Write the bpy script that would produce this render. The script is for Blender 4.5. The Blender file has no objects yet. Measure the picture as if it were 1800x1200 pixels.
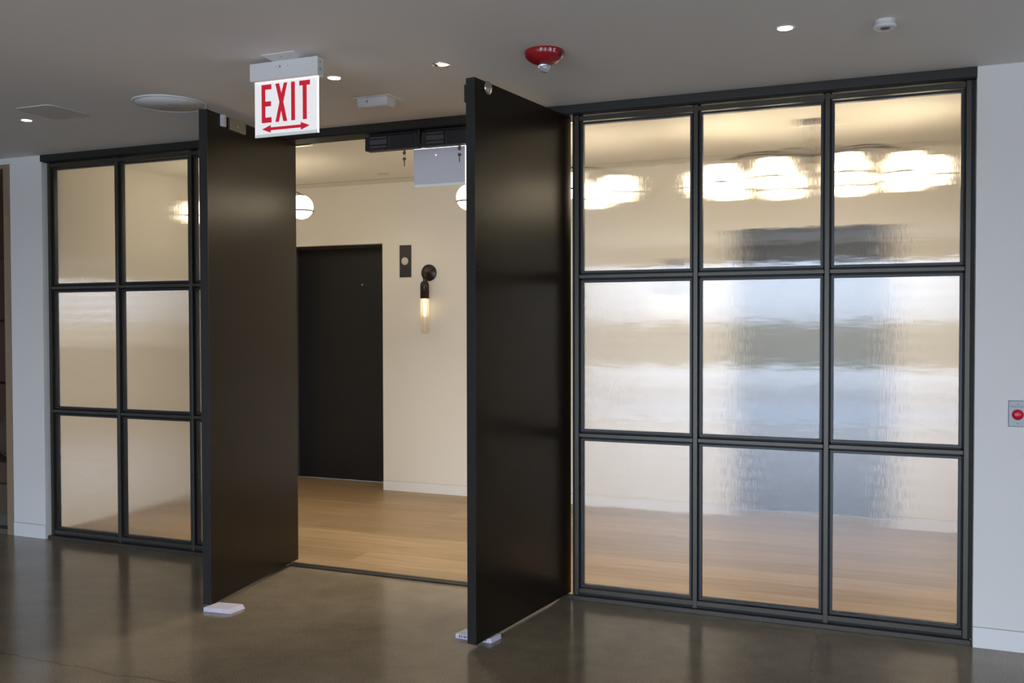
import bpy, bmesh, math, random
from mathutils import Vector, Matrix, Quaternion
random.seed(7)
scene = bpy.context.scene
COL = scene.collection
PI = math.pi

# ------------------------------------------------------------------ camera
CAM = Vector((0.9214, -4.6134, 1.4649))
YAW, PITCH, ROLL, FPX = -0.3817, -0.0205, -0.0019, 1610.98
fw = Vector((math.sin(YAW)*math.cos(PITCH), math.cos(YAW)*math.cos(PITCH), math.sin(PITCH)))
rt = Vector((math.cos(YAW), -math.sin(YAW), 0))
up = rt.cross(fw)
r2 = rt*math.cos(ROLL) + up*math.sin(ROLL)
u2 = -rt*math.sin(ROLL) + up*math.cos(ROLL)
cam = bpy.data.cameras.new('camera')
cam.sensor_width = 36
cam.lens = FPX/1800*36
camo = bpy.data.objects.new('camera', cam)
COL.objects.link(camo)
M = Matrix((r2, u2, -fw)).transposed().to_4x4()
M.translation = CAM
camo.matrix_world = M
scene.camera = camo

# ------------------------------------------------------------------ world, exposure, daylight portals
scene.view_settings.view_transform = 'Standard'
scene.view_settings.look = 'None'
scene.view_settings.gamma = 1
scene.view_settings.use_curve_mapping = False
scene.view_settings.exposure = 0.12
scene.cycles.use_denoising = True
scene.cycles.sample_clamp_indirect = 6
scene.cycles.max_bounces = 12
scene.cycles.transmission_bounces = 10

world = bpy.data.worlds.new('sky'); scene.world = world
world.use_nodes = True
wn = world.node_tree; wn.nodes.clear()
wo = wn.nodes.new('ShaderNodeOutputWorld'); wb = wn.nodes.new('ShaderNodeBackground')
tc = wn.nodes.new('ShaderNodeTexCoord'); sx = wn.nodes.new('ShaderNodeSeparateXYZ')
cr = wn.nodes.new('ShaderNodeValToRGB'); mr = wn.nodes.new('ShaderNodeMapRange')
wn.links.new(tc.outputs['Generated'], sx.inputs[0])
wn.links.new(sx.outputs['Z'], mr.inputs['Value'])
mr.inputs['From Min'].default_value = -0.25; mr.inputs['From Max'].default_value = 0.25
wn.links.new(mr.outputs[0], cr.inputs[0]); wn.links.new(cr.outputs[0], wb.inputs[0])
wn.links.new(wb.outputs[0], wo.inputs[0])
e = cr.color_ramp.elements
e[0].position = 0.0; e[0].color = (.50, .53, .58, 1)
e[1].position = 1.0; e[1].color = (.66, .78, 1.0, 1)
for p, c in ((.18, (.34, .42, .56, 1)), (.33, (.40, .48, .62, 1)), (.348, (.36, .40, .48, 1)), (.366, (.46, .53, .64, 1)),
             (.400, (.60, .68, .82, 1)), (.410, (.24, .25, .24, 1)), (.490, (.28, .28, .26, 1)), (.510, (.55, .62, .74, 1)), (.56, (.74, .85, 1.03, 1))):
    k = e.new(p); k.color = c
SKY = 9.8
wb.inputs['Strength'].default_value = SKY

WINB = (-3.2, 2.5, .0, 2.36)    # back windows x0,x1,z0,z1 at y=-9
WINR = (-8.6, -5.8, .10, 2.36)   # right windows y0,y1,z0,z1 at x=4.5
WINL = (-14.6, -12.3, 1.0, 2.36)   # further back windows
def portal(loc, rot, sx_, sy_):
    l = bpy.data.lights.new('daylight_portal', 'AREA'); l.shape = 'RECTANGLE'; l.size = sx_; l.size_y = sy_
    l.cycles.is_portal = True
    o = bpy.data.objects.new('daylight_portal', l); COL.objects.link(o); o.location = loc; o.rotation_euler = rot
portal(((WINB[0]+WINB[1])/2, -9.02, (WINB[2]+WINB[3])/2), (PI/2, 0, 0), WINB[1]-WINB[0], WINB[3]-WINB[2])
portal(((WINL[0]+WINL[1])/2, -9.02, (WINL[2]+WINL[3])/2), (PI/2, 0, 0), WINL[1]-WINL[0], WINL[3]-WINL[2])
portal((4.52, (WINR[0]+WINR[1])/2, (WINR[2]+WINR[3])/2), (PI/2, 0, PI/2), WINR[1]-WINR[0], WINR[3]-WINR[2])

# ------------------------------------------------------------------ materials
def mat(name, col, rough=.5, metal=0, spec=.5, emit=None, estr=0, bump=None, var=None, coat=0):
    m = bpy.data.materials.new(name); m.use_nodes = True
    nt = m.node_tree; b = nt.nodes['Principled BSDF']
    b.inputs['Base Color'].default_value = (*col, 1)
    b.inputs['Roughness'].default_value = rough
    b.inputs['Metallic'].default_value = metal
    b.inputs['Specular IOR Level'].default_value = spec
    b.inputs['Coat Weight'].default_value = coat
    if emit:
        b.inputs['Emission Color'].default_value = (*emit, 1); b.inputs['Emission Strength'].default_value = estr
    t = nt.nodes.new('ShaderNodeTexCoord')
    if var:   # (scale, amount, stretch)
        s, a, st = var
        mp = nt.nodes.new('ShaderNodeMapping'); mp.inputs['Scale'].default_value = st
        n = nt.nodes.new('ShaderNodeTexNoise'); n.inputs['Scale'].default_value = s; n.inputs['Detail'].default_value = 5
        nt.links.new(t.outputs['Object'], mp.inputs[0]); nt.links.new(mp.outputs[0], n.inputs['Vector'])
        mx = nt.nodes.new('ShaderNodeMix'); mx.data_type = 'RGBA'
        mx.inputs[6].default_value = (*[c*(1-a) for c in col], 1); mx.inputs[7].default_value = (*[min(1, c*(1+a)) for c in col], 1)
        nt.links.new(n.outputs['Fac'], mx.inputs[0]); nt.links.new(mx.outputs[2], b.inputs['Base Color'])
    if bump:  # (scale, strength)
        n = nt.nodes.new('ShaderNodeTexNoise'); n.inputs['Scale'].default_value = bump[0]; n.inputs['Detail'].default_value = 4
        nt.links.new(t.outputs['Object'], n.inputs['Vector'])
        bp = nt.nodes.new('ShaderNodeBump'); bp.inputs['Strength'].default_value = bump[1]; bp.inputs['Distance'].default_value = .01
        nt.links.new(n.outputs['Fac'], bp.inputs['Height']); nt.links.new(bp.outputs[0], b.inputs['Normal'])
    return m

U = (1, 1, 1)
M_WALL = mat('painted_wall', (.80, .79, .765), .7, bump=(60, .04), var=(1.5, .015, U))
M_WALLB = mat('lobby_plaster', (.82, .79, .72), .65, bump=(40, .06), var=(1.2, .03, U))
M_CEIL = mat('painted_ceiling', (.81, .785, .76), .8, bump=(30, .03))
M_CEILB = mat('lobby_ceiling_paint', (.82, .79, .73), .75)
M_BASE = mat('painted_baseboard', (.82, .82, .81), .45)
M_STEEL = mat('blackened_bronze_frame', (.056, .051, .040), .36, .35, var=(9, .25, (1, 1, .15)))
M_HEAD = mat('dark_bronze_header', (.028, .026, .021), .45, .3, var=(6, .2, (.2, 1, 1)))
M_GROOVE = mat('dark_groove_shade', (.006, .006, .007), .6)  # near-black for gaps and holes, recess shade put into the colour
M_BEAD = mat('glazing_bead_paint', (.026, .028, .032), .4, .3)
M_LEAF = mat('dark_brown_metal_leaf', (.014, .0098, .0056), .27, 0, .18, var=(3, .18, (1, 1, .5)), bump=(5, .012))
M_EDGE = mat('leaf_edge_metal', (.022, .023, .022), .42, .3)
M_BLACK = mat('black_plastic', (.018, .018, .021), .45)
M_LOCKF = mat('lock_face_metal', (.11, .112, .125), .38, .5)
M_WHITE = mat('white_plastic', (.72, .72, .71), .45)
M_WHITE2 = mat('painted_cover_plate', (.66, .65, .65), .6)
M_GREY = mat('grey_detail', (.30, .31, .33), .5)
M_NICKEL = mat('satin_nickel', (.55, .52, .44), .32, .9)
M_NICKP = mat('zinc_armature_plate', (.30, .28, .23), .42, .7)
M_STEELP = mat('brushed_steel_plate', (.46, .50, .54), .5, .15, .3)
M_CHROME = mat('polished_chrome', (.75, .75, .75), .12, 1)
M_BRONZE = mat('bronze_fixture', (.045, .038, .034), .32, .7)
M_BRASS = mat('worn_brass_key', (.20, .165, .11), .4, .7)
M_RED = mat('red_alarm_plastic', (.33, .012, .018), .32)
M_REDB = mat('red_push_button', (.62, .006, .035), .25)
M_REDL = mat('red_sign_letter', (.50, .008, .02), .45, emit=(.9, .01, .05), estr=.28)
M_INK = mat('dark_print', (.10, .11, .14), .6)
M_PINK = mat('pale_foam', (.60, .57, .68), .85, bump=(90, .5), var=(30, .12, U))
M_SLATE = mat('dark_slate_panel', (.020, .019, .021), .45)
M_ELEV = mat('elevator_dark_steel', (.016, .016, .018), .38, .3, var=(2, .15, (1, 1, .3)))
M_LINER = mat('elevator_liner_steel', (.17, .16, .145), .32, .5)
M_ALU = mat('aluminium_sill', (.42, .44, .43), .35, .8)
M_LIT = mat('lit_downlight_lens', (1, 1, 1), .4, emit=(1, .97, .93), estr=26)
M_OFF = mat('unlit_reflector', (.60, .56, .48), .3, .6)
M_LGT = mat('unlit_lens_reflection', (.8, .75, .6), .4, emit=(1, .9, .7), estr=1.1)  # glow stands in for the warm reflection inside the unlit downlight
M_GLOBE = mat('opal_globe_glass', (.9, .88, .82), .25, emit=(1, .84, .58), estr=7.0)
M_LED = mat('warm_lamp_element', (1, .9, .7), .4, emit=(1, .80, .52), estr=2.6)
M_TAN = mat('pale_oak_casing', (.30, .22, .14), .5, var=(8, .2, (4, 4, .4)))
M_LEATHER = mat('brown_leather', (.060, .024, .010), .5, bump=(60, .1))
M_SEAT = mat('brown_seat_cushion', (.085, .050, .034), .7, bump=(80, .1))
M_PILLOW = mat('dark_velvet_pillow', (.060, .050, .040), .8)
M_PLINTH = mat('grey_plinth', (.10, .095, .08), .6)

def signface(name, col, s):
    return mat(name, (.62, .62, .62), .25, emit=col, estr=s)
M_SIGN = signface('edge_lit_sign_panel', (1, .975, .97), .46)
M_SIGNE = signface('edge_lit_sign_rim', (1, .98, 1), 1.8)
M_SIGNB = signface('sign_panel_strip', (.75, .88, .90), .25)
M_SIGN2 = signface('sign_panel_back', (.80, .80, 1.0), .12)

def mk_concrete():
    m = bpy.data.materials.new('polished_concrete'); m.use_nodes = True
    nt = m.node_tree; b = nt.nodes['Principled BSDF']; L = nt.links.new
    t = nt.nodes.new('ShaderNodeTexCoord')
    def noise(s, d, r=.5):
        n = nt.nodes.new('ShaderNodeTexNoise'); n.inputs['Scale'].default_value = s; n.inputs['Detail'].default_value = d
        n.inputs['Roughness'].default_value = r; L(t.outputs['Object'], n.inputs['Vector']); return n
    n1 = noise(1.1, 6, .6); n2 = noise(9, 6, .65); n3 = noise(150, 3)
    r1 = nt.nodes.new('ShaderNodeValToRGB'); L(n1.outputs['Fac'], r1.inputs[0])
    r1.color_ramp.elements[0].position = .3; r1.color_ramp.elements[0].color = (.165, .133, .092, 1)
    r1.color_ramp.elements[1].position = .72; r1.color_ramp.elements[1].color = (.265, .218, .154, 1)
    def mulmix(fac, src, ca, cb):
        r = nt.nodes.new('ShaderNodeValToRGB'); L(fac, r.inputs[0])
        r.color_ramp.elements[0].position = .3; r.color_ramp.elements[0].color = (*[ca]*3, 1)
        r.color_ramp.elements[1].position = .7; r.color_ramp.elements[1].color = (*[cb]*3, 1)
        x = nt.nodes.new('ShaderNodeMix'); x.data_type = 'RGBA'; x.blend_type = 'MULTIPLY'; x.inputs[0].default_value = 1
        L(src, x.inputs[6]); L(r.outputs[0], x.inputs[7]); return x.outputs[2]
    c = mulmix(n2.outputs['Fac'], r1.outputs[0], .90, 1.06)
    c = mulmix(n3.outputs['Fac'], c, .70, 1.24)
    # hairline cracks: |coordinate + wobble| < width
    sp = nt.nodes.new('ShaderNodeSeparateXYZ'); L(t.outputs['Object'], sp.inputs[0])
    def math_(op, a, b_=None, clamp=False):
        q = nt.nodes.new('ShaderNodeMath'); q.operation = op; q.use_clamp = clamp
        for i, v in enumerate((a, b_)):
            if v is None: continue
            if isinstance(v, (int, float)): q.inputs[i].default_value = v
            else: L(v, q.inputs[i])
        return q.outputs[0]
    nw = noise(2.6, 6, .6)
    wob = math_('MULTIPLY', math_('SUBTRACT', nw.outputs['Fac'], .5), .16)
    def crack(axis, pos, width, gate_axis, lo, hi):
        d = math_('ABSOLUTE', math_('ADD', math_('SUBTRACT', sp.outputs[axis], pos), wob))
        k = math_('SUBTRACT', 1, math_('DIVIDE', d, width), True)
        g = math_('MULTIPLY', math_('GREATER_THAN', sp.outputs[gate_axis], lo), math_('LESS_THAN', sp.outputs[gate_axis], hi))
        return math_('MULTIPLY', k, g)
    k = math_('MAXIMUM', crack(1, -1.70, .010, 0, -4, 4), math_('MULTIPLY', crack(0, .66, .005, 1, -1.6, -.02), .6))
    x = nt.nodes.new('ShaderNodeMix'); x.data_type = 'RGBA'; L(math_('MULTIPLY', k, .55), x.inputs[0]); L(c, x.inputs[6])
    x.inputs[7].default_value = (.035, .03, .024, 1)
    L(x.outputs[2], b.inputs['Base Color'])
    rr = nt.nodes.new('ShaderNodeMapRange'); L(n2.outputs['Fac'], rr.inputs['Value'])
    b.inputs['Specular IOR Level'].default_value = .42; rr.inputs['To Min'].default_value = .13; rr.inputs['To Max'].default_value = .19
    L(rr.outputs[0], b.inputs['Roughness'])
    bp = nt.nodes.new('ShaderNodeBump'); bp.inputs['Strength'].default_value = .02; bp.inputs['Distance'].default_value = .004
    L(n2.outputs['Fac'], bp.inputs['Height']); L(bp.outputs[0], b.inputs['Normal'])
    return m
M_CONC = mk_concrete()

def mk_wood():
    m = bpy.data.materials.new('oak_plank_floor'); m.use_nodes = True
    nt = m.node_tree; b = nt.nodes['Principled BSDF']; L = nt.links.new
    t = nt.nodes.new('ShaderNodeTexCoord')
    br = nt.nodes.new('ShaderNodeTexBrick'); L(t.outputs['Object'], br.inputs['Vector'])
    br.inputs['Scale'].default_value = 1; br.inputs['Brick Width'].default_value = 2.1; br.inputs['Row Height'].default_value = .23
    br.inputs['Mortar Size'].default_value = .0016; br.inputs['Mortar Smooth'].default_value = .2
    br.inputs['Color1'].default_value = (.365, .255, .143, 1); br.inputs['Color2'].default_value = (.265, .178, .094, 1)
    br.inputs['Mortar'].default_value = (.40, .29, .17, 1); br.offset = .37
    mp = nt.nodes.new('ShaderNodeMapping'); mp.inputs['Scale'].default_value = (1.1, 16, 1); L(t.outputs['Object'], mp.inputs[0])
    n = nt.nodes.new('ShaderNodeTexNoise'); n.inputs['Scale'].default_value = 1.6; n.inputs['Detail'].default_value = 7
    n.inputs['Distortion'].default_value = .8; L(mp.outputs[0], n.inputs['Vector'])
    r = nt.nodes.new('ShaderNodeValToRGB'); L(n.outputs['Fac'], r.inputs[0])
    r.color_ramp.elements[0].position = .3; r.color_ramp.elements[0].color = (.68, .66, .64, 1)
    r.color_ramp.elements[1].position = .7; r.color_ramp.elements[1].color = (1.1, 1.1, 1.1, 1)
    x = nt.nodes.new('ShaderNodeMix'); x.data_type = 'RGBA'; x.blend_type = 'MULTIPLY'; x.inputs[0].default_value = .8
    L(br.outputs['Color'], x.inputs[6]); L(r.outputs[0], x.inputs[7]); L(x.outputs[2], b.inputs['Base Color'])
    b.inputs['Roughness'].default_value = .42
    return m
M_WOOD = mk_wood()

def mk_reed():
    """reeded glass: fine vertical flutes of uneven depth"""
    m = bpy.data.materials.new('reeded_glass'); m.use_nodes = True
    nt = m.node_tree; L = nt.links.new; nt.nodes.clear()
    out = nt.nodes.new('ShaderNodeOutputMaterial'); g = nt.nodes.new('ShaderNodeBsdfGlass')
    g.inputs['Color'].default_value = (.96, .96, .96, 1); g.inputs['Roughness'].default_value = .035; g.inputs['IOR'].default_value = 1.62
    L(g.outputs[0], out.inputs[0])
    t = nt.nodes.new('ShaderNodeTexCoord'); geo = nt.nodes.new('ShaderNodeNewGeometry')
    def nz(sc, scale, det):
        mp = nt.nodes.new('ShaderNodeMapping'); mp.inputs['Scale'].default_value = sc; L(t.outputs['Object'], mp.inputs[0])
        n = nt.nodes.new('ShaderNodeTexNoise'); n.inputs['Scale'].default_value = scale; n.inputs['Detail'].default_value = det
        L(mp.outputs[0], n.inputs['Vector'])
        s = nt.nodes.new('ShaderNodeMath'); s.operation = 'SUBTRACT'; L(n.outputs['Fac'], s.inputs[0]); s.inputs[1].default_value = .5
        return s.outputs[0]
    a = nz((1, 40, .0025), 7000, 1)      # flutes
    a2 = nz((1, 40, .02), 130, 2)      # uneven deeper flutes
    c = nz((.10, 40, 1), 75, 4)        # faint horizontal ripple of the rolled sheet
    def mul(v, k):
        q = nt.nodes.new('ShaderNodeMath'); q.operation = 'MULTIPLY'; L(v, q.inputs[0]); q.inputs[1].default_value = k; return q.outputs[0]
    cb = nt.nodes.new('ShaderNodeCombineXYZ'); sm = nt.nodes.new('ShaderNodeMath'); L(mul(a, REED_A), sm.inputs[0]); L(mul(a2, REED_B), sm.inputs[1]); L(sm.outputs[0], cb.inputs[0]); L(mul(c, REED_V), cb.inputs[2])
    ad = nt.nodes.new('ShaderNodeVectorMath'); ad.operation = 'ADD'; L(geo.outputs['Normal'], ad.inputs[0]); L(cb.outputs[0], ad.inputs[1])
    no = nt.nodes.new('ShaderNodeVectorMath'); no.operation = 'NORMALIZE'; L(ad.outputs[0], no.inputs[0])
    L(no.outputs[0], g.inputs['Normal'])
    return m
REED_A, REED_B, REED_V = .48, .045, .018
M_REED = mk_reed()

def mk_tube():
    m = bpy.data.materials.new('frosted_glass_tube'); m.use_nodes = True
    nt = m.node_tree; nt.nodes.clear(); L = nt.links.new
    out = nt.nodes.new('ShaderNodeOutputMaterial'); mx = nt.nodes.new('ShaderNodeMixShader'); mx2 = nt.nodes.new('ShaderNodeMixShader')
    tl = nt.nodes.new('ShaderNodeBsdfTranslucent'); tl.inputs[0].default_value = (.95, .9, .82, 1)
    tr = nt.nodes.new('ShaderNodeBsdfTransparent'); gl = nt.nodes.new('ShaderNodeBsdfGlossy'); gl.inputs['Roughness'].default_value = .15
    mx.inputs[0].default_value = .28; L(tl.outputs[0], mx.inputs[1]); L(tr.outputs[0], mx.inputs[2])
    mx2.inputs[0].default_value = .08; L(mx.outputs[0], mx2.inputs[1]); L(gl.outputs[0], mx2.inputs[2]); L(mx2.outputs[0], out.inputs[0])
    return m
M_TUBE = mk_tube()
def mk_lens():
    m = bpy.data.materials.new('clear_strobe_lens'); m.use_nodes = True
    b = m.node_tree.nodes['Principled BSDF']
    b.inputs['Base Color'].default_value = (.9, .92, .95, 1); b.inputs['Transmission Weight'].default_value = .8
    b.inputs['Roughness'].default_value = .08; b.inputs['IOR'].default_value = 1.49
    return m
M_LENS = mk_lens()

# ------------------------------------------------------------------ mesh helpers
class MB:
    """collects solid shapes and links them as ONE mesh object"""
    def __init__(s): s.bm = bmesh.new(); s.mats = []; s.done = s.bm.faces.layers.int.new('done')
    def mi(s, m):
        if m not in s.mats: s.mats.append(m)
        return s.mats.index(m)
    def _tag(s, n0, m, smooth=False):
        i = s.mi(m)
        for f in s.bm.faces:
            if not f[s.done]: f.material_index = i; f.smooth = smooth; f[s.done] = 1
    def box(s, x0, x1, y0, y1, z0, z1, m, bev=0):
        n0 = len(s.bm.faces)
        r = bmesh.ops.create_cube(s.bm, size=1)
        for v in r['verts']:
            v.co = Vector(((x0+x1)/2+v.co.x*(x1-x0), (y0+y1)/2+v.co.y*(y1-y0), (z0+z1)/2+v.co.z*(z1-z0)))
        if bev:
            es = list({e_ for v in r['verts'] for e_ in v.link_edges})
            bmesh.ops.bevel(s.bm, geom=es, offset=bev, segments=2, profile=.5, affect='EDGES')
        s._tag(n0, m); return s
    def prism(s, pts, h, m, f=lambda u, v, w: (u, v, w)):
        """polygon pts (u,v) extruded over w in 0..h, mapped by f"""
        n0 = len(s.bm.faces)
        a = [s.bm.verts.new(f(u, v, 0)) for u, v in pts]; b = [s.bm.verts.new(f(u, v, h)) for u, v in pts]
        n = len(pts)
        s.bm.faces.new(a); s.bm.faces.new(b[::-1])
        for i in range(n): s.bm.faces.new((a[i], b[i], b[(i+1) % n], a[(i+1) % n]))
        s._tag(n0, m); return s
    def lathe(s, prof, m, origin=(0, 0, 0), axis=(0, 0, 1), seg=48, smooth=True):
        """prof: (radius, height) list, revolved about axis"""
        n0 = len(s.bm.faces); q = Vector((0, 0, 1)).rotation_difference(Vector(axis)); o = Vector(origin); rings = []
        for r, h in prof:
            if r < 1e-6: rings.append([s.bm.verts.new(o+q @ Vector((0, 0, h)))])
            else: rings.append([s.bm.verts.new(o+q @ Vector((r*math.cos(2*PI*i/seg), r*math.sin(2*PI*i/seg), h))) for i in range(seg)])
        for a, b in zip(rings, rings[1:]):
            for i in range(seg):
                j = (i+1) % seg
                if len(a) == 1 and len(b) == 1: continue
                if len(a) == 1: s.bm.faces.new((a[0], b[i], b[j]))
                elif len(b) == 1: s.bm.faces.new((a[i], b[0], a[j]))
                else: s.bm.faces.new((a[i], b[i], b[j], a[j]))
        s._tag(n0, m, smooth); return s
    def tube(s, pts, r, m, seg=12):
        n0 = len(s.bm.faces); pts = [Vector(p) for p in pts]; rings = []
        rad = r if isinstance(r, (list, tuple)) else [r]*len(pts)
        t0 = (pts[1]-pts[0]).normalized(); nrm = t0.orthogonal().normalized()
        for i, p in enumerate(pts):
            t = (pts[min(i+1, len(pts)-1)]-pts[max(i-1, 0)]).normalized()
            nrm = (nrm-t*nrm.dot(t)).normalized(); bn = t.cross(nrm)
            rings.append([s.bm.verts.new(p+(nrm*math.cos(2*PI*k/seg)+bn*math.sin(2*PI*k/seg))*rad[i]) for k in range(seg)])
        for a, b in zip(rings, rings[1:]):
            for k in range(seg):
                j = (k+1) % seg; s.bm.faces.new((a[k], a[j], b[j], b[k]))
        s.bm.faces.new(rings[0][::-1]); s.bm.faces.new(rings[-1])
        s._tag(n0, m, True); return s
    def torus(s, c, R_, r, m, axis=(0, 0, 1), seg=40, sec=10):
        n0 = len(s.bm.faces); q = Vector((0, 0, 1)).rotation_difference(Vector(axis)); c = Vector(c)
        g = [[s.bm.verts.new(c+q @ Vector(((R_+r*math.cos(b))*math.cos(a), (R_+r*math.cos(b))*math.sin(a), r*math.sin(b))))
              for b in [2*PI*k/sec for k in range(sec)]] for a in [2*PI*i/seg for i in range(seg)]]
        for i in range(seg):
            for k in range(sec):
                s.bm.faces.new((g[i][k], g[(i+1) % seg][k], g[(i+1) % seg][(k+1) % sec], g[i][(k+1) % sec]))
        s._tag(n0, m, True); return s
    def build(s, name, parent=None, loc=None, rotz=0):
        bmesh.ops.recalc_face_normals(s.bm, faces=s.bm.faces)
        me = bpy.data.meshes.new(name); s.bm.to_mesh(me); s.bm.free()
        for m in s.mats: me.materials.append(m)
        o = bpy.data.objects.new(name, me); COL.objects.link(o)
        if loc: o.location = loc
        if rotz: o.rotation_euler = (0, 0, rotz)
        if parent: o.parent = parent
        return o

def tag(o, label=None, cat=None, group=None, kind=None):
    if label: o['label'] = label
    if cat: o['category'] = cat
    if group: o['group'] = group
    if kind: o['kind'] = kind
    return o
def empty(name, loc=(0, 0, 0), rotz=0):
    o = bpy.data.objects.new(name, None); COL.objects.link(o); o.location = loc; o.rotation_euler = (0, 0, rotz)
    o.empty_display_size = .1
    return o
def sub(child, parent):
    """make a part the sub-part of another part of the same thing"""
    child.parent = parent; child.location = child.location-parent.location
    return child
def copy_tree(o, parent=None):
    c = o.copy(); COL.objects.link(c); c.parent = parent
    for ch in list(o.children): copy_tree(ch, c)
    return c

# ------------------------------------------------------------------ dimensions
ZC, ZL = 2.6, 2.68               # front ceiling, lobby ceiling
DX = .6243
XR = [-.5631, -.5631+DX, -.5631+2*DX, 1.289]
XL = [-4.3123, -3.7159, -3.113, -2.489]
WY = -.035                       # face of the white wall
YB = 2.41                        # lobby back wall
X0, X1, Y0R = -15.5, 4.5, -9.0
LX0, LX1 = -4.5, 3.2             # lobby side walls

# ------------------------------------------------------------------ setting
b = MB(); b.box(X0-.1, X1+.1, Y0R-.1, .02, -.1, 0, M_CONC)
tag(b.build('floor'), 'polished brown-grey concrete floor with hairline cracks', 'floor', kind='structure')
b = MB(); b.box(LX0-.1, LX1+.1, .02, 3.0, -.1, 0, M_WOOD)
tag(b.build('floor_lobby'), 'oak plank floor inside the elevator lobby', 'floor', kind='structure')
b = MB(); b.box(X0-.1, X1+.1, Y0R-.1, .13, ZC, ZC+.12, M_CEIL)
tag(b.build('ceiling'), 'smooth grey-white ceiling of the front room', 'ceiling', kind='structure')
b = MB()
b.box(LX0-.1, LX1+.1, .13, 2.19, ZL, ZL+.1, M_CEILB)
b.box(LX0-.1, LX1+.1, 2.212, 3.0, ZL, ZL+.1, M_CEILB)
b.box(LX0-.1, LX1+.1, 2.19, 2.212, ZL+.002, ZL+.1, M_GROOVE)  # near-black strip paints the shade of the ceiling reveal
tag(b.build('ceiling_lobby'), 'cream lobby ceiling with a thin shadow line along the far wall', 'ceiling', kind='structure')

NX0, NX1, NZ = -6.6, -4.69, 2.53  # niche opening
CW = .058
b = MB()
b.box(NX1+CW, XL[0]-.0245, WY, .13, 0, ZC, M_WALL)
b.box(X0, NX0-CW, WY, .13, 0, ZC, M_WALL)
b.box(NX0-CW, NX1+CW, WY, .13, NZ+.03, ZC, M_WALL)
tag(b.build('wall_left_front'), 'white wall strip left of the left glazed screen', 'wall', kind='structure')
b = MB(); b.box(1.3175, X1, WY, .13, 0, ZC, M_WALL)
tag(b.build('wall_right_front'), 'bluish white wall right of the right glazed screen', 'wall', kind='structure')
b = MB(); b.box(X0-.1, X0, Y0R-.1, .13, 0, ZC, M_TAN)
tag(b.build('wall_left'), 'oak clad left side wall of the front room', 'wall', kind='structure')
b = MB()
y0, y1, z0, z1 = WINR
b.box(X1, X1+.15, Y0R-.1, y0, 0, ZC, M_WALL); b.box(X1, X1+.15, y1, .13, 0, ZC, M_WALL)
b.box(X1, X1+.15, y0, y1, 0, z0, M_WALL); b.box(X1, X1+.15, y0, y1, z1, ZC, M_WALL)
tag(b.build('wall_right'), 'white right side wall with windows', 'wall', kind='structure')
b = MB()
b.box(X0-.1, WINL[0], Y0R-.15, Y0R, 0, ZC, M_WALL); b.box(WINL[1], WINB[0], Y0R-.15, Y0R, 0, ZC, M_WALL); b.box(WINB[1], X1+.15, Y0R-.15, Y0R, 0, ZC, M_WALL)
for x0, x1, z0, z1 in (WINL, WINB):
    if z0 > .01: b.box(x0, x1, Y0R-.15, Y0R, 0, z0, M_WALL)
    b.box(x0, x1, Y0R-.15, Y0R, z1, ZC, M_WALL)
tag(b.build('wall_back'), 'white wall behind the camera with two window bands', 'wall', kind='structure')
for nm, (x0, x1, z0, z1), lab in (('window_3', WINB, 'dark framed window band right behind the camera'), ('window_5', WINL, 'dark framed window band far to the left behind the camera')):
    b = MB()
    for i in range(6):
        x = x0+(x1-x0)*i/5; b.box(x-.03, x+.03, Y0R-.12, Y0R-.05, z0, z1, M_STEEL)
    b.box(x0, x1, Y0R-.12, Y0R-.05, z1-.04, z1, M_STEEL)
    if z0 > .01: b.box(x0, x1, Y0R-.12, Y0R-.05, z0, z0+.04, M_STEEL)
    tag(b.build(nm), lab, 'window', kind='structure')
b = MB()
y0, y1, z0, z1 = WINR
for i in range(5):
    y = y0+(y1-y0)*i/4; b.box(X1+.05, X1+.12, y-.03, y+.03, z0, z1, M_STEEL)
b.box(X1+.05, X1+.12, y0, y1, z1-.04, z1, M_STEEL); b.box(X1+.05, X1+.12, y0, y1, z0, z0+.04, M_STEEL)
tag(b.build('window_4'), 'dark framed window band in the right wall', 'window', kind='structure')

# lobby shell
E1 = (-4.22, -3.115); E2 = (-.10, 1.0); EZ = 2.16; ED = .33
b = MB()
for xa, xb in ((LX0-.1, E1[0]), (E1[1], E2[0]), (E2[1], LX1+.1)): b.box(xa, xb, YB, YB+ED+.1, 0, ZL, M_WALLB)
for xa, xb in (E1, E2): b.box(xa, xb, YB, YB+ED+.1, EZ, ZL, M_WALLB)
tag(b.build('wall_lobby_back'), 'cream plaster wall at the back of the lobby with elevator recesses', 'wall', kind='structure')
b = MB(); b.box(LX0-.1, LX0, .13, YB, 0, ZL, M_WALLB)
tag(b.build('wall_lobby_left'), 'cream left end wall of the lobby', 'wall', kind='structure')
b = MB(); b.box(LX1, LX1+.1, .13, YB, 0, ZL, M_WALLB)
tag(b.build('wall_lobby_right'), 'cream right end wall of the lobby', 'wall', kind='structure')

def baseboard(name, x0, x1, yf, m, label, th=.010, h=.082):
    bb = MB(); bb.box(x0, x1, yf-th, yf, 0, h, m, .0015); bb.box(x0, x1, yf-.002, yf, h, h+.003, M_GREY)
    tag(bb.build(name), label, 'baseboard', kind='structure')
baseboard('baseboard_left', NX1+CW, XL[0]-.0245, WY, M_BASE, 'white baseboard below the wall strip by the niche', .004, .092)
baseboard('baseboard_right', 1.3175, X1, WY, M_BASE, 'white baseboard right of the glazed screen', .004, .092)
baseboard('baseboard_lobby', E1[1], E2[0], YB, M_BASE, 'white baseboard on the lobby back wall between the elevators', .006)
baseboard('baseboard_lobby_right', E2[1], LX1, YB, M_BASE, 'white baseboard on the lobby back wall right of the far elevator', .006)

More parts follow.
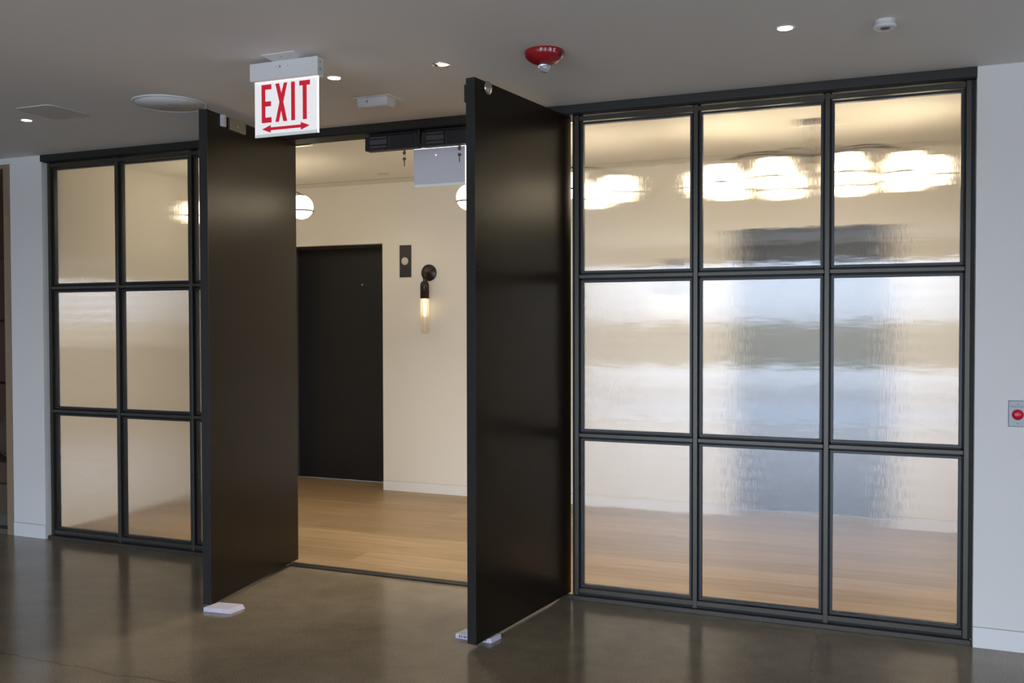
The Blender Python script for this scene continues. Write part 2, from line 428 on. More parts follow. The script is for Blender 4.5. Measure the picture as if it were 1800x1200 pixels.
# ------------------------------------------------------------------ header over screens and doorway
b = MB()
b.box(-4.345, 1.3175, WY-.005, .125, 2.556, ZC, M_HEAD, .002)
b.box(-4.335, 1.3120, -.028, .12, 2.552, 2.556, M_GROOVE)
tag(b.build('trim_1'), 'continuous dark bronze header along the ceiling above screens and doors', 'header', kind='structure')
b = MB()
b.box(XL[3]+.02, XR[0]-.012, -.012, .045, 0, .012, M_STEEL, .002)
b.box(XL[3]+.02, XR[0]-.012, .006, .018, .012, .0135, M_GROOVE)
tag(b.build('threshold_strip'), 'flat dark metal threshold strip between concrete and oak floors', 'threshold')

# ------------------------------------------------------------------ glazed screens
ZS, ZT = .075, 2.505
T1, T2 = 1.706, .8705
CAPW, YC = .011, .0
def screen(name, xs, label):
    root = empty(name, (xs[0], 0, 0)); tag(root, label, 'glazed screen', kind='structure')
    ox = xs[0]
    def bld(mb, n):
        o = mb.build(n); o.parent = root; o.location = (-ox, 0, 0); return o
    for i, x in enumerate(xs):
        m = MB(); m.box(x-CAPW, x+CAPW, YC, .045, .022, 2.5515, M_STEEL, .0015)
        m.box(x-.019, x+.019, .030, .060, .022, 2.5515, M_GROOVE)
        if i in (0, len(xs)-1): m.box(*((x-.026, x-.011) if i == 0 else (x+.011, x+.026)), .012, .045, .022, 2.5515, M_GROOVE)
        bld(m, 'jamb' if i in (0, len(xs)-1) else 'mullion')
    m = MB(); m.box(xs[0]-.02, xs[-1]+.02, -.022, .07, 0, .022, M_STEEL, .0015); m.box(xs[0], xs[-1], .012, .060, .022, .036, M_GROOVE)
    bld(m, 'base_channel')
    m = MB(); m.box(xs[0]+.013, xs[-1]-.013, .003, .045, .034, .058, M_STEEL, .0015); bld(m, 'sill')
    m = MB(); m.box(xs[0]+.013, xs[-1]-.013, .003, .045, 2.522, 2.545, M_STEEL, .0015); bld(m, 'head_rail')
    for z in (T1, T2):
        m = MB()
        for a, c in zip(xs, xs[1:]):
            m.box(a+.013, c-.013, .002, .045, z-.0095, z+.0095, M_STEEL, .0015)
            m.box(a+.013, c-.013, .030, .060, z-.019, z+.019, M_GROOVE)
        bld(m, 'transom')
    rows = ((T1, ZT, 1, 0), (T2, T1, 1, 1), (ZS, T2, 0, 1))
    for a, c in zip(xs, xs[1:]):
        for z0, z1, lo, hi in rows:
            gx0, gx1 = a+.031, c-.031
            gz0 = z0+.031 if lo else z0; gz1 = z1-.031 if hi else z1
            m = MB()
            w = .0125
            m.box(gx0-w, gx1+w, .016, .050, gz0-w, gz0, M_BEAD, .001); m.box(gx0-w, gx1+w, .016, .050, gz1, gz1+w, M_BEAD, .001)
            m.box(gx0-w, gx0, .016, .050, gz0, gz1, M_BEAD, .001); m.box(gx1, gx1+w, .016, .050, gz0, gz1, M_BEAD, .001)
            bd = bld(m, 'glazing_bead')
            m = MB(); m.box(gx0-.006, gx1+.006, .030, .037, gz0-.006, gz1+.006, M_REED); bld(m, 'glass_pane')
    return root
screen('window_1', XL, 'left screen of reeded glass panes in a dark bronze grid, partly behind the left open door')
screen('window_2', XR, 'right screen of nine reeded glass panes in a dark bronze grid')

# ------------------------------------------------------------------ pivot doors (local x = face normal, local y = towards pivot end)
W, TH, LZ0, LZ1 = .9418, .045, .0214, 2.5515
def leaf(name, loc, a, label):
    r = empty(name, (*loc, 0), -a); tag(r, label, 'door', kind='structure')
    m = MB(); m.box(-TH, 0, -W+.002, 0, LZ0, LZ1, M_LEAF)
    m.box(-TH-.0004, .0004, -W, -W+.004, LZ0, LZ1, M_EDGE); m.box(-TH, 0, 0, .0015, LZ0, LZ1, M_EDGE)
    m.build('door_leaf', r)
    m = MB(); m.box(-TH+.004, -.004, -.13, -.035, 0.0125, LZ0-.0004, M_NICKEL, .002)
    m.box(-.022-.008, -.022+.008, -.09, -.07, LZ0-.004, LZ0, M_CHROME); m.build('floor_pivot', r)
    for z in (.862, 1.706):
        m = MB(); m.lathe([(0, .0012), (.005, .0012), (.0055, 0)], M_GROOVE, (0, -.905, z), (1, 0, 0), 16, False); m.build('screw_hole', r)
    return r
d1 = leaf('door_1', (-2.3743, .0784), -.1287, 'left tall dark brown door leaf, swung open toward the camera')
d2 = leaf('door_2', (-.6075, .0384), .1503, 'right tall dark brown door leaf, open with a round nickel bolt cap near its top')
# armature on left leaf
m = MB(); m.box(0, .020, -.822, -.790, 2.489, 2.549, M_WHITE2, .003); o = m.build('position_switch', d1); o['label'] = 'small white door position switch'
m = MB(); m.box(0, .016, -.748, -.592, 2.488, 2.5495, M_NICKP, .002)
m.lathe([(0, .0025), (.008, .0025), (.010, 0)], M_NICKEL, (.016, -.674, 2.520), (1, 0, 0), 20)
m.lathe([(0, .0032), (.003, .0032), (.003, 0)], M_GROOVE, (.016, -.674, 2.520), (1, 0, 0), 12)
o = m.build('magnet_armature', d1); o['label'] = 'brushed metal magnetic lock armature plate'
# right leaf
m = MB(); m.lathe([(0, .019), (.003, .0185), (.014, .013), (.027, .006), (.030, .003), (.030, 0)], M_NICKEL, (0, -.829, 2.527), (1, 0, 0), 40, False)
for f in m.bm.faces: f.smooth = True
o = m.build('bolt_cap', d2); o['label'] = 'round satin nickel bolt cap'
m = MB(); m.box(-TH-.016, -TH, -.935, -.78, 2.448, 2.527, M_BLACK, .003); m.build('magnet_armature', d2)
# top pivot arms under the header
for nm, x, lab in (('top_pivot_arm', -2.40, 'small brass pivot arm under the header above the left door'),
                   ('top_pivot_arm', -.620, 'small brass pivot arm under the header above the right door')):
    m = MB(); m.box(x-.03 if x < -1 else x-.09, x+.10 if x < -1 else x+.035, .125, .16, 2.548, 2.575, M_NICKEL, .003)
    m.tube([(x, .142, 2.575), (x, .142, 2.60)], .008, M_CHROME)
    tag(m.build(nm), lab, 'pivot hinge')

# ------------------------------------------------------------------ foam blocks under the doors
def block(name, pts, h, bevel_end, label, marks=None):
    m = MB()
    (xa, ya), (xb, yb), (xc, yc), (xd, yd) = pts
    n0 = 0
    top = [(xa, ya), (xb-bevel_end*(xb-xa), yb), (xc-bevel_end*(xc-xd), yc), (xd, yd)]
    vb = [m.bm.verts.new((x, y, 0)) for x, y in pts]; vt = [m.bm.verts.new((x, y, h)) for x, y in top]
    m.bm.faces.new(vb[::-1]); m.bm.faces.new(vt)
    for i in range(4): m.bm.faces.new((vb[i], vb[(i+1) % 4], vt[(i+1) % 4], vt[i]))
    m._tag(0, M_PINK)
    bmesh.ops.bevel(m.bm, geom=list(m.bm.edges), offset=.0012, segments=1, affect='EDGES')
    if marks:
        for u0, u1, v0, v1 in marks:
            d = Vector((xb-xa, yb-ya, 0)); n = Vector((d.y, -d.x, 0)).normalized()
            A = Vector((xa, ya, 0))+n*.0001
            m.prism([(u0, v0), (u1, v0), (u1, v1), (u0, v1)], .0004, M_INK, lambda u, v, w: A+d*u+n*w+Vector((0, 0, v*h)))
    o = m.build(name); tag(o, label, 'foam block', 'foam blocks under the doors'); return o
block('foam_block', [(-2.262, -.902), (-2.108, -.885), (-2.095, -.782), (-2.249, -.800)], .0212, .10,
      'small pale foam block with a sloped end under the left door corner')
block('foam_block', [(-.902, -.785), (-.717, -.792), (-.700, -.712), (-.885, -.705)], .0212, .02,
      'small white printed block under the right door corner',
      [(.10, .14, .3, .8), (.16, .19, .3, .8), (.21, .23, .3, .7), (.25, .29, .3, .8), (.31, .33, .3, .8), (.78, .81, .3, .8), (.83, .86, .3, .7)])

# ------------------------------------------------------------------ magnetic locks with keys
def maglock(x0, x1, kx, label, klabel, first=None):
    r = empty('magnetic_lock', ((x0+x1)/2, .03, 2.552)); tag(r, label, 'door lock', 'magnetic locks under the header')
    cx = (x0+x1)/2
    def bld(mb, n): o = mb.build(n); o.parent = r; o.location = (-cx, -.03, -2.552); return o
    m = MB(); m.box(x0, x1, .004, .065, 2.456, 2.538, M_BLACK, .004)
    m.box(x0+.02, x1-.005, .020, .065, 2.538, 2.552, M_GROOVE)
    hs = bld(m, 'housing')
    m = MB(); m.box(x0+.030, x0+.148, .001, .006, 2.466, 2.534, M_GROOVE)
    for za, zb in ((2.522, 2.531), (2.488, 2.515), (2.468, 2.480)): m.box(x0+.034, x0+.144, -.001, .006, za, zb, M_LOCKF, .001)
    sub(bld(m, 'magnet_face'), hs)
    m = MB(); m.box(x0+.175, x1-.020, .001, .006, 2.464, 2.532, M_BLACK, .001); m.box(x0+.160, x0+.164, .0005, .006, 2.460, 2.535, M_LOCKF)
    sub(bld(m, 'cover_plate'), hs)
    # key ring with two keys
    k = empty('key_pair', (kx, .03, 2.456)); tag(k, klabel, 'keys', 'keys hanging from the locks')
    def kb(mb, n): o = mb.build(n); o.parent = k; return o
    m = MB(); m.lathe([(.007, 0), (.007, -.010), (.0045, -.012), (0, -.012)], M_BRASS, (0, 0, 0), (0, 0, 1), 20); kb(m, 'key_cylinder')
    m = MB(); m.prism([(-.008, -.016), (-.011, -.022), (-.006, -.030), (0, -.034), (.006, -.030), (.011, -.022), (.008, -.016), (.003, -.011), (-.003, -.011)], .002, M_BRASS, lambda u, v, w: (u, w-.001, v)); kb(m, 'inserted_key')
    m = MB(); m.torus((0, .001, -.040), .0085, .0009, M_CHROME, (.35, 1, 0), 28, 8); kb(m, 'split_ring')
    m = MB(); m.prism([(-.006, -.048), (-.0125, -.056), (-.008, -.062), (-.003, -.066), (-.0028, -.095), (0, -.099), (.0022, -.095), (.0035, -.089), (.0022, -.085), (.0035, -.079), (.0028, -.066), (.008, -.062), (.0125, -.056), (.006, -.048)], .0018, M_BRASS, lambda u, v, w: (u, w-.001, v)); kb(m, 'hanging_key')
    return r
maglock(-1.845, -1.508, -1.602, 'left black magnetic door lock box hanging beneath the header',
        'two small brass keys hanging below the left lock box')
maglock(-1.483, -1.146, -1.255, 'right black magnetic door lock box beneath the header, beside the right door',
        'two small brass keys hanging below the right lock box')
m = MB(); m.box(-1.503, -1.488, .0, .075, 2.47, 2.552, M_STEEL, .001)
tag(m.build('door_stop'), 'thin bronze stop plate between the two lock boxes', 'door stop')

# ------------------------------------------------------------------ exit signs
GLY = {
 'E': [[(.11, .055), (.27, .055), (.27, .145), (.170, .145), (.170, .36), (.262, .36), (.262, .45), (.170, .45), (.170, .65), (.27, .65), (.27, .745), (.11, .745)]],
 'X': [[(.335, .055), (.395, .055), (.430, .235), (.470, .055), (.525, .055), (.460, .395), (.520, .745), (.458, .745), (.424, .545), (.388, .745), (.332, .745), (.398, .395)]],
 'I': [[(.585, .055), (.645, .055), (.645, .745), (.585, .745)]],
 'T': [[(.715, .055), (.882, .055), (.882, .140), (.830, .140), (.830, .745), (.768, .745), (.768, .140), (.715, .140)]],
 'A': [[(.115, .86), (.255, .79), (.255, .833), (.735, .833), (.735, .79), (.875, .86), (.735, .93), (.735, .887), (.255, .887), (.255, .93)]],
}
def exit_sign(x0, x1, y, zt, zb, ztop, ceil, front, label, panel_mat, canopy_dy):
    cx = (x0+x1)/2
    r = empty('exit_sign', (cx, y, ceil)); tag(r, label, 'exit sign', 'exit signs')
    def bld(mb, n): o = mb.build(n); o.parent = r; o.location = Vector((-cx, -y, -ceil)); return o
    w = x1-x0; h = zt-zb
    m = MB(); m.box(x0+.002, x1-.002, y-.004, y+.004, zb+.012, zt+.01, panel_mat)
    m.box(x1-.002, x1+.001, y-.004, y+.004, zb, zt, M_SIGNE); m.box(x0-.0005, x0+.002, y-.004, y+.004, zb, zt, panel_mat)
    m.box(x0+.002, x1-.002, y-.004, y+.004, zb, zb+.012, M_SIGNB)
    m.box(x0+.002, x1-.002, y-.0044, y+.0044, zt-.004, zt, M_SIGNE)
    lp = bld(m, 'lit_panel')
    sgn = -1 if front else 1
    m = MB()
    for k in 'EXITA':
        for poly in GLY[k]:
            m.prism(poly, .0009, M_REDL, lambda u, v, q_: ((x0+u*w) if front else (x1-u*w), y+sgn*(.004+q_), zt-v*h))
    sub(bld(m, 'exit_lettering'), lp)
    m = MB(); m.box(x0-.008, x1+.016, y-.030, y+.022, zt-.001, ztop, M_WHITE, .004)
    for dx_, rr in ((.150, .006), (.132, .003), (.190, .0025)):
        m.lathe([(0, .001), (rr*.6, .0012), (rr, 0)], M_GREY, (x0+dx_, y-.030, (zt+ztop)/2+.012), (0, -1, 0), 20)
    m.lathe([(0, .001), (.004, .001), (.005, 0)], M_GREY, (x1+.016, y-.008, ztop-.02), (1, 0, 0), 16)
    m.lathe([(0, .001), (.005, .001), (.006, 0)], M_GREY, (x1+.016, y-.008, ztop-.05), (1, 0, 0), 16)
    bld(m, 'housing')
    m = MB(); xa, xb = cx-.085+.02, cx+.085+.015
    ya, yb = y-canopy_dy, y+canopy_dy
    n = m.bm.verts.new
    top = [n((xa, ya, ceil)), n((xb, ya, ceil)), n((xb, yb, ceil)), n((xa, yb, ceil))]
    mid = [n((xa, ya, ceil-.004)), n((xb, ya, ceil-.004)), n((xb, yb, ceil-.004)), n((xa, yb, ceil-.004))]
    bot = [n((xa+.02, y-.028, ztop-.002)), n((xb-.02, y-.028, ztop-.002)), n((xb-.02, y+.028, ztop-.002)), n((xa+.02, y+.028, ztop-.002))]
    m.bm.faces.new(top); m.bm.faces.new(bot)
    for A, B in ((top, mid), (mid, bot)):
        for i in range(4): m.bm.faces.new((A[i], A[(i+1) % 4], B[(i+1) % 4], B[i]))
    m._tag(0, M_WHITE)
    m.lathe([(0, .001), (.003, .001), (.004, 0)], M_GREY, (cx+.017, (ya+y-.028)/2-.001, (ceil-.004+ztop)/2-.0005), (0, -.4, -1), 14)
    bld(m, 'ceiling_canopy')
    return r
exit_sign(-1.612, -1.290, -1.30, 2.510, 2.272, 2.586, ZC, True, 'lit white exit sign with red lettering and double arrow hanging from the front ceiling', M_SIGN, .085)
s2 = exit_sign(-1.655, -1.318, .25, 2.497, 2.272, 2.575, ZL, False, 'second exit sign seen from behind as a blank bluish panel in the lobby', M_SIGN2, .085)
m = MB(); m.lathe([(0, .0015), (.003, .001), (.004, 0)], mat('pink_led_reflection', (.6, .1, .15), .4, emit=(1, .25, .35), estr=4), (-1.509, .2455, 2.452), (0, -1, 0), 14)
o = m.build('led_reflection_dot', s2); o.location = (1.4865, -.25, -ZL)  # glowing dot paints an LED's reflection on the sign panel

# ------------------------------------------------------------------ ceiling fittings
def downlight(x, y, z, r, lens, trim, label, ring=True):
    t = empty('recessed_downlight', (x, y, z)); tag(t, label, 'ceiling light', 'recessed ceiling downlights')
    m = MB(); m.lathe([(r+.004, -.0003), (r+.004, -.0018), (r, -.0024), (r-.0015, -.001), (r-.0015, -.0003)], trim, seg=40); m.build('trim_ring', t)
    m = MB(); m.lathe([(0, -.0010), (r-.001, -.0010), (r-.001, -.0004), (0, -.0004)], lens, seg=40); m.build('lens', t)
    return t
downlight(-3.509, -.849, ZC, .027, M_LIT, M_WHITE2, 'small lit downlight near the left edge beside the square ceiling panel')
downlight(-1.432, -.956, ZC, .030, M_LIT, M_WHITE2, 'small lit downlight just right of the hanging exit sign')
downlight(.575, -.912, ZC, .030, M_LIT, M_WHITE2, 'small lit downlight above the right glazed screen')
t = empty('adjustable_downlight', (-.873, -.970, ZC)); tag(t, 'unlit round downlight with a chrome rim between exit sign and red alarm', 'ceiling light')
m = MB(); m.lathe([(.040, -.0003), (.041, -.003), (.038, -.005), (.034, -.002), (.034, -.0003)], M_CHROME, seg=48); m.build('trim_ring', t)
m = MB(); m.lathe([(0, -.0004), (.034, -.0004), (.033, -.0018), (0, -.0012)], M_LGT, seg=40); m.build('lens', t)
m = MB(); m.prism([(.034*math.cos(a), .034*math.sin(a)) for a in [PI*.80+PI*.5*i/14 for i in range(15)]]+[(-.016, -.012), (-.018, .006)], .0006, M_BRONZE, lambda u, v, w: (u, v, -.0018-w)); m.build('baffle', t)
for x, y, en, lab in ((-2.84, 1.95, 6, 'small downlight in the cream lobby ceiling right of the left globe lamp'), (-3.3, .42, 95, 'added unseen lobby downlight above the header left of the doorway'), (-1.95, .42, 145, 'added unseen lobby downlight above the header'),
                  (-.30, .42, 145, 'added unseen lobby downlight just behind the left column of the right screen'), (1.45, .42, 145, 'added unseen lobby downlight at the right end, behind reeded glass')):
    t = empty('recessed_downlight', (x, y, ZL)); tag(t, lab, 'ceiling light', 'recessed ceiling downlights')  # all but the first are unseen fittings added to brighten the lobby
    m = MB(); m.lathe([(.052, -.0003), (.052, -.003), (.044, -.004), (.042, -.0004)], M_WHITE, seg=40); m.build('trim_ring', t)
    m = MB(); m.lathe([(0, -.0005), (.042, -.0005), (.042, -.0012), (0, -.0012)], M_OFF, seg=40); m.build('lens', t)
    l = bpy.data.lights.new('downlight_beam', 'SPOT'); l.energy = en; l.color = (1, .89, .74); l.spot_size = math.radians(125); l.spot_blend = .9; l.shadow_soft_size = .12
    o = bpy.data.objects.new('downlight_beam', l); COL.objects.link(o); o.location = (0, 0, -.012); o.parent = t

t = empty('ceiling_speaker', (-2.486, -.863, ZC)); tag(t, 'large round flat white ceiling speaker above the left door', 'speaker')
m = MB(); m.lathe([(.182, -.0003), (.182, -.006), (.178, -.008), (.176, -.006), (.176, -.0003)], M_WHITE, seg=72); m.build('rim', t)
m = MB(); m.lathe([(0, -.007), (.176, -.0055), (.176, -.002), (0, -.002)], mat('speaker_grille_cloth', (.86, .86, .87), .8, bump=(600, .2)), seg=72)
m.build('grille', t)
m = MB(); m.box(-.012, .012, -.004, .004, -.0085, -.0068, M_GREY, .001); m.build('badge', t)

def rrect(cx, cy, hx, hy, r, n=8):
    return [(cx+sx_*(hx-r)+r*math.cos(a0+PI/2*i/n), cy+sy_*(hy-r)+r*math.sin(a0+PI/2*i/n))
            for sx_, sy_, a0 in ((1, 1, 0), (-1, 1, PI/2), (-1, -1, PI), (1, -1, 3*PI/2)) for i in range(n+1)]
t = empty('ceiling_panel', (-3.205, -.943, ZC)); tag(t, 'flush rounded square ceiling panel above the left glazed screen', 'ceiling panel')
m = MB(); m.prism(rrect(0, 0, .135, .140, .05), .003, M_WHITE, lambda u, v, w: (u, v, -.0003-w)); m.build('rim', t)
m = MB(); m.prism(rrect(0, 0, .132, .137, .048), .0006, mat('panel_fabric', (.66, .62, .585), .85), lambda u, v, w: (u, v, -.0032-w)); m.build('cover', t)

t = empty('door_motion_sensor', (-1.445, -.55, ZC)); tag(t, 'small white box motion sensor on the ceiling over the doorway', 'sensor')
m = MB(); m.box(-.108, .105, -.052, .085, -.0055, -.0003, M_WHITE, .0015); m.build('mounting_plate', t)
m = MB()
prof = [(-.040, -.0055), (.045, -.0055), (.045, -.030), (.035, -.046), (-.020, -.050), (-.033, -.046), (-.040, -.034)]
m.prism(prof, .170, M_WHITE, lambda u, v, w: (-.087+w, u, v)); bd = m.build('body', t)
m = MB()
for i in range(3): m.box(-.083+i*.011, -.078+i*.011, -.0415, -.038, -.040, -.012, M_WHITE2)
m.box(-.048, -.028, -.0415, -.038, -.034, -.014, M_WHITE2); m.box(-.033, -.028, -.042, -.038, -.028, -.018, M_INK); sub(m.build('sensor_window', t), bd)

# fire alarm strobe
t = empty('fire_alarm_strobe', (-.388, -.980, ZC)); tag(t, 'red domed ceiling fire alarm with clear strobe lens', 'fire alarm')
DOME = [(.080, -.0003), (.083, -.006), (.083, -.014), (.079, -.026), (.068, -.037), (.054, -.046), (.038, -.052), (0, -.056)]
m = MB(); m.lathe(DOME, M_RED, seg=64); hs = m.build('housing', t)
m = MB(); m.box(.068, .084, -.030, -.010, -.034, -.018, M_BRONZE, .003); sub(m.build('speaker_slot', t), hs)
m = MB(); m.lathe([(.024, -.057), (.0275, -.064), (.028, -.074), (.023, -.084), (.012, -.089), (0, -.090)], M_LENS, seg=10, smooth=False)
sl = m.build('strobe_lens', t)
m = MB(); m.tube([(-.013, -.004, -.068), (.013, -.004, -.068)], .004, M_CHROME); m.box(-.016, .016, .004, .010, -.078, -.060, M_CHROME, .001); sub(m.build('flash_tube', t), sl)
FIRE = {'F': [(0, 0, .22, 1), (.22, .8, .8, 1), (.22, .42, .65, .60)], 'I': [(.12, 0, .36, 1)],
        'R': [(0, 0, .2, 1), (.2, .82, .72, 1), (.6, .55, .8, .9), (.2, .42, .68, .60), (.45, 0, .75, .42)],
        'E': [(0, 0, .22, 1), (.22, .8, .8, 1), (.22, .42, .7, .6), (.22, 0, .8, .2)]}
def dome_pt(ang, s, lift):
    # s 0..1 down the shoulder between profile heights
    zz = -.009-.014*s
    for (ra, za), (rb, zb) in zip(DOME, DOME[1:]):
        if zb <= zz <= za: rr = ra+(rb-ra)*(za-zz)/(za-zb); break
    return Vector(((rr+lift)*math.sin(ang), -(rr+lift)*math.cos(ang), zz))
m = MB()
a0 = -.12+.30    # lettering faces the camera side
vdir = math.atan2(.9214+.388, -(-4.6134+.98))
for i, ch in enumerate('FIRE'):
    for (ua, va, ub, vb) in FIRE[ch]:
        base = vdir-.34+i*.225+.12
        f = lambda u, v, w: dome_pt(base+u*.15, 1-v, .0004+w)
        m.prism([(ua, va), ((ua+ub)/2, va), (ub, va), (ub, (va+vb)/2), (ub, vb), ((ua+ub)/2, vb), (ua, vb), (ua, (va+vb)/2)], .0006, M_WHITE, f)
sub(m.build('fire_lettering', t), hs)

t = empty('occupancy_sensor', (.932, -.862, ZC)); tag(t, 'round white occupancy sensor on the ceiling near the right edge', 'sensor')
m = MB(); m.lathe([(.038, -.0003), (.038, -.016), (.041, -.018), (.0425, -.024), (.040, -.029), (.020, -.031), (.018, -.029), (0, -.029)], M_WHITE, seg=48); m.build('body', t)
m = MB(); m.lathe([(.017, -.0290), (.014, -.0335), (.006, -.036), (0, -.0365)], mat('dark_sensor_lens', (.12, .12, .16), .2), seg=32); m.build('lens', t)

# ------------------------------------------------------------------ exit button on right wall
t = empty('exit_button', (1.488, WY, 1.059)); tag(t, 'steel wall plate with a red exit push button on the right wall', 'push button')
m = MB(); m.box(-.037, .037, -.0012, 0, -.058, .058, M_INK); m.box(-.035, .035, -.004, -.001, -.056, .056, M_STEELP, .001); wp = m.build('wall_plate', t)
m = MB(); m.lathe([(.0235, 0), (.0235, .004), (.021, .010), (.014, .014), (0, .0155)], M_REDB, (0, -.004, -.004), (0, -1, 0), 40); m.build('red_button', t)
for z in (.043, -.043):
    m = MB(); m.lathe([(0, .0012), (.0028, .0012), (.0034, 0)], M_GREY, (0, -.004, z), (0, -1, 0), 16); sub(m.build('plate_screw', t), wp)
cu = bpy.data.curves.new('plate_lettering', 'FONT'); cu.body = 'PUSH TO EXIT'; cu.size = .0088; cu.extrude = .0002; cu.align_x = 'CENTER'
o = bpy.data.objects.new('tmp_text', cu); COL.objects.link(o)
bpy.context.view_layer.update()
me = bpy.data.meshes.new_from_object(o.evaluated_get(bpy.context.evaluated_depsgraph_get()))
bpy.data.objects.remove(o); me.materials.clear(); me.materials.append(M_INK)
o = bpy.data.objects.new('plate_lettering', me); COL.objects.link(o); o.parent = wp; o.location = (0, -.0043, .0285); o.rotation_euler = (PI/2, 0, 0)

# ------------------------------------------------------------------ elevators
def elevator(name, xa, xb, label):
    r = empty(name, ((xa+xb)/2, YB, 0)); tag(r, label, 'elevator door', kind='structure')
    cx = (xa+xb)/2
    def bld(mb, n): o = mb.build(n); o.parent = r; o.location = (-cx, -YB, 0); return o
    m = MB(); m.box(xa, xa+.006, YB+.004, YB+ED, 0, EZ, M_LINER); m.box(xb-.006, xb, YB+.004, YB+ED, 0, EZ, M_LINER); m.box(xa, xb, YB+.004, YB+ED, EZ-.006, EZ, M_LINER)
    bld(m, 'recess_liner')
    m = MB(); m.box(xa+.006, xb-.006, YB+ED-.012, YB+ED-.001, .004, EZ-.006, M_ELEV, .001); bld(m, 'door_panel')
    m = MB(); m.box(xa+.006, xb-.006, YB+ED-.05, YB+ED-.013, 0, .004, M_ALU); bld(m, 'door_sill')
    m = MB(); m.lathe([(0, .002), (.008, .002), (.009, 0)], M_NICKEL, (xa+.707, YB+ED-.012, 1.818), (0, -1, 0), 20); bld(m, 'keyhole')
    return r
elevator('door_3', *E1, 'black elevator door in the lobby seen through the open doorway')
elevator('door_4', *E2, 'dark elevator door blurred behind the right glazed screen')

t = empty('call_panel', (-2.888, YB, 1.998)); tag(t, 'tall dark slate call panel right of the black elevator door', 'call panel')
m = MB(); m.box(-.056, .056, -.006, 0, -.138, .138, M_SLATE, .001); m.build('backing_plate', t)
m = MB(); m.lathe([(0, .003), (.030, .003), (.0335, .001), (.0335, 0)], mat('pale_call_button', (.62, .58, .50), .4, .2), (-.004, -.006, 0), (0, -1, 0), 36); m.build('call_button', t)

def sconce(x, label):
    t = empty('wall_sconce', (x, YB, 1.893)); tag(t, label, 'wall light', 'bronze tube wall sconces')
    m = MB(); m.lathe([(.071, 0), (.071, .010), (.068, .013), (0, .013)], M_BRONZE, (0, 0, 0), (0, -1, 0), 48); m.build('backplate', t)
    m = MB(); m.lathe([(.012, 0), (.012, .03), (.009, .04), (0, .04)], M_BRONZE, (.0, -.013, -.01), (0, -1, 0), 24)
    m.torus((0, -.075, -.030), .018, .0045, M_BRONZE, (1, 0, 0), 28, 10)
    m.tube([(0, -.05, -.01), (0, -.06, -.012)], .006, M_BRONZE)
    m.torus((0, -.082, -.060), .014, .004, M_BRONZE, (0, 1, .2), 24, 10); m.build('link_arm', t)
    yc = -.085
    m = MB(); m.lathe([(0, -.070), (.014, -.072), (.026, -.080), (.037, -.098), (.0385, -.115), (.0385, -.222), (.034, -.222), (.034, -.20)], M_BRONZE, (0, yc, 0), (0, 0, 1), 40); m.build('cap', t)
    m = MB()
    n = 20
    m.lathe([(.0365, -.205), (.0365, -.505), (.032, -.516), (.015, -.520), (0, -.521)], M_TUBE, (0, yc, 0), (0, 0, 1), n, False); m.build('glass_tube', t)
    m = MB(); m.lathe([(0, -.200), (.016, -.200), (.011, -.370), (0, -.375)], M_LED, (0, yc, 0), (0, 0, 1), 20); m.build('lamp', t)
    return t
sconce(-2.660, 'bronze wall sconce with a glowing glass tube right of the call panel')
sconce(-.540, 'wall sconce left of the far elevator, blurred behind the right glazed screen')

# globe chandeliers
def chandelier(x, y, Rx, Ry, angs, label, zg=2.335):
    t = empty('globe_chandelier', (x, y, ZL)); tag(t, label, 'chandelier', 'globe chandeliers in the lobby')
    m = MB(); m.lathe([(.06, -.0003), (.06, -.02), (.05, -.026), (0, -.026)], M_BRONZE, seg=32)
    m.tube([(0, 0, -.02), (0, 0, -.23)], .011, M_BRONZE); m.lathe([(0, -.20), (.03, -.215), (.034, -.235), (.03, -.255), (0, -.27)], M_BRONZE, seg=28)
    m.build('stem', t)
    h = zg-ZL
    for a in angs:
        a = math.radians(a); c = Vector((Rx*math.cos(a), Ry*math.sin(a), h)); d = Vector((c.x, c.y, 0)); Rr = 1.0
        top = h+.092
        P0 = Vector((0, 0, -.232)); 
        pts = []
        for i in range(17):
            s = i/16
            pts.append(d*(Rr*s)+Vector((0, 0, -.232*(1-s)+top*s+.055*math.sin(PI*min(1, s*1.0))**.8)))
        m = MB(); m.tube(pts, .0042, M_BRONZE, 10); m.lathe([(0, .008), (.012, .006), (.030, -.002), (.036, -.012), (.030, -.012)], M_BRONZE, (c.x, c.y, h+.090), seg=28)
        arm = m.build('arm', t)
        m = MB(); m.lathe([(0, .090)]+[(.090*math.sin(PI*k/24), .090*math.cos(PI*k/24)) for k in range(1, 24)]+[(0, -.090)], M_GLOBE, tuple(c), seg=36)
        gl = m.build('glass_globe', t)
        m = MB(); m.torus((c.x, c.y, h-.030), .0885, .0055, M_BRONZE, (0, 0, 1), 44, 8); sub(m.build('ring', t), gl)
    return t
chandelier(-3.575, 1.2, .46, .30, [0, 90, 180, 270], 'globe chandelier at the left end of the lobby, one globe showing beside the left door')
chandelier(-1.20, 1.2, .53, .30, [0, 60, 120, 180, 240, 300], 'globe chandelier in the middle of the lobby, partly behind the right door')
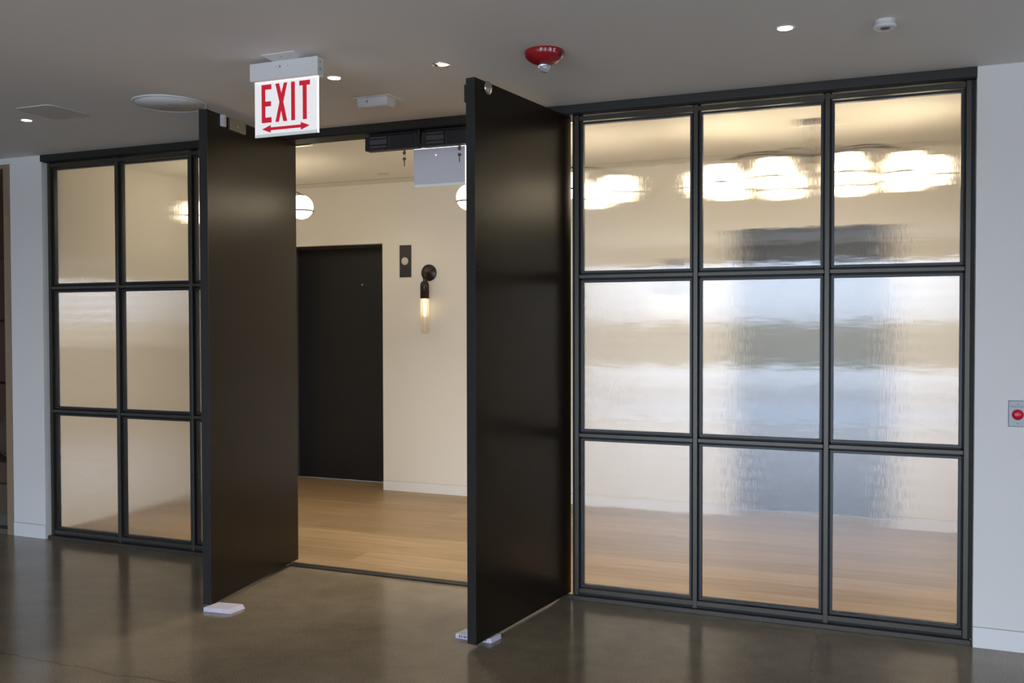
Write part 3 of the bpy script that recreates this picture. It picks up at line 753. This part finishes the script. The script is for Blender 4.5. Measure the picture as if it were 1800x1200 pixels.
chandelier(.54, 1.2, .64, .30, [0, 36, 72, 108, 144, 180, 216, 252, 288, 324], 'globe chandelier blurred behind the right glazed screen')

# ------------------------------------------------------------------ seating niche at far left
b = MB()
b.box(NX0, NX1, .70, .74, 0, NZ, M_LEATHER); b.box(NX0-.03, NX0, .0, .74, 0, NZ, M_TAN)
b.box(NX1+.001, NX1+.02, .13, .74, 0, NZ, M_TAN); b.box(NX0-.03, NX1+.02, .13, .74, NZ, NZ+.03, M_TAN)
b.box(NX0, NX1, -.03, .74, 0, .035, M_PLINTH)
tag(b.build('wall_niche'), 'brown lined recess of the seating niche at the left edge', 'wall', kind='structure')
b = MB()
b.box(NX1, NX1+CW-.002, WY-.006, .125, 0, NZ, M_TAN, .002); b.box(NX0-CW+.002, NX0, WY-.006, .125, 0, NZ, M_TAN, .002)
b.box(NX0-CW+.002, NX1+CW-.002, WY-.006, .125, NZ, NZ+.028, M_TAN, .002)
tag(b.build('trim_2'), 'pale oak casing around the seating niche', 'casing', kind='structure')
t = empty('niche_bench', (-5.64, .02, .035)); tag(t, 'built-in bench with brown cushion in the niche at the left edge', 'bench')
m = MB(); m.box(-.945, .945, .0, .66, .0855, .300, mat('walnut_bench_front', (.085, .062, .036), .5, var=(6, .2, (.4, 4, 6)))); m.box(-.945, .945, .03, .66, .0005, .0855, M_PLINTH); m.build('base', t)
m = MB(); m.box(-.94, .94, .0, .64, .301, .455, M_SEAT, .02); m.build('seat_cushion', t)
for z0, z1 in ((.46, .96), (.965, 1.45), (1.455, 1.95)):
    m = MB(); m.box(-.94, .94, .58, .675, z0, z1, M_LEATHER, .012); m.build('backrest', t)
t = empty('round_pillow', (-4.93, .22, .492)); tag(t, 'dark round pillow standing on the niche bench', 'pillow')
m = MB(); m.lathe([(0, .065), (.06, .062), (.12, .045), (.150, .018), (.156, 0), (.150, -.018), (.12, -.045), (.06, -.062), (0, -.065)], M_PILLOW, (0, 0, .158), (.25, -1, .12), 40); m.build('cover', t)
m = MB(); m.torus((0, 0, .158), .154, .005, M_TAN, (.25, -1, .12), 48, 8); m.build('piping', t)
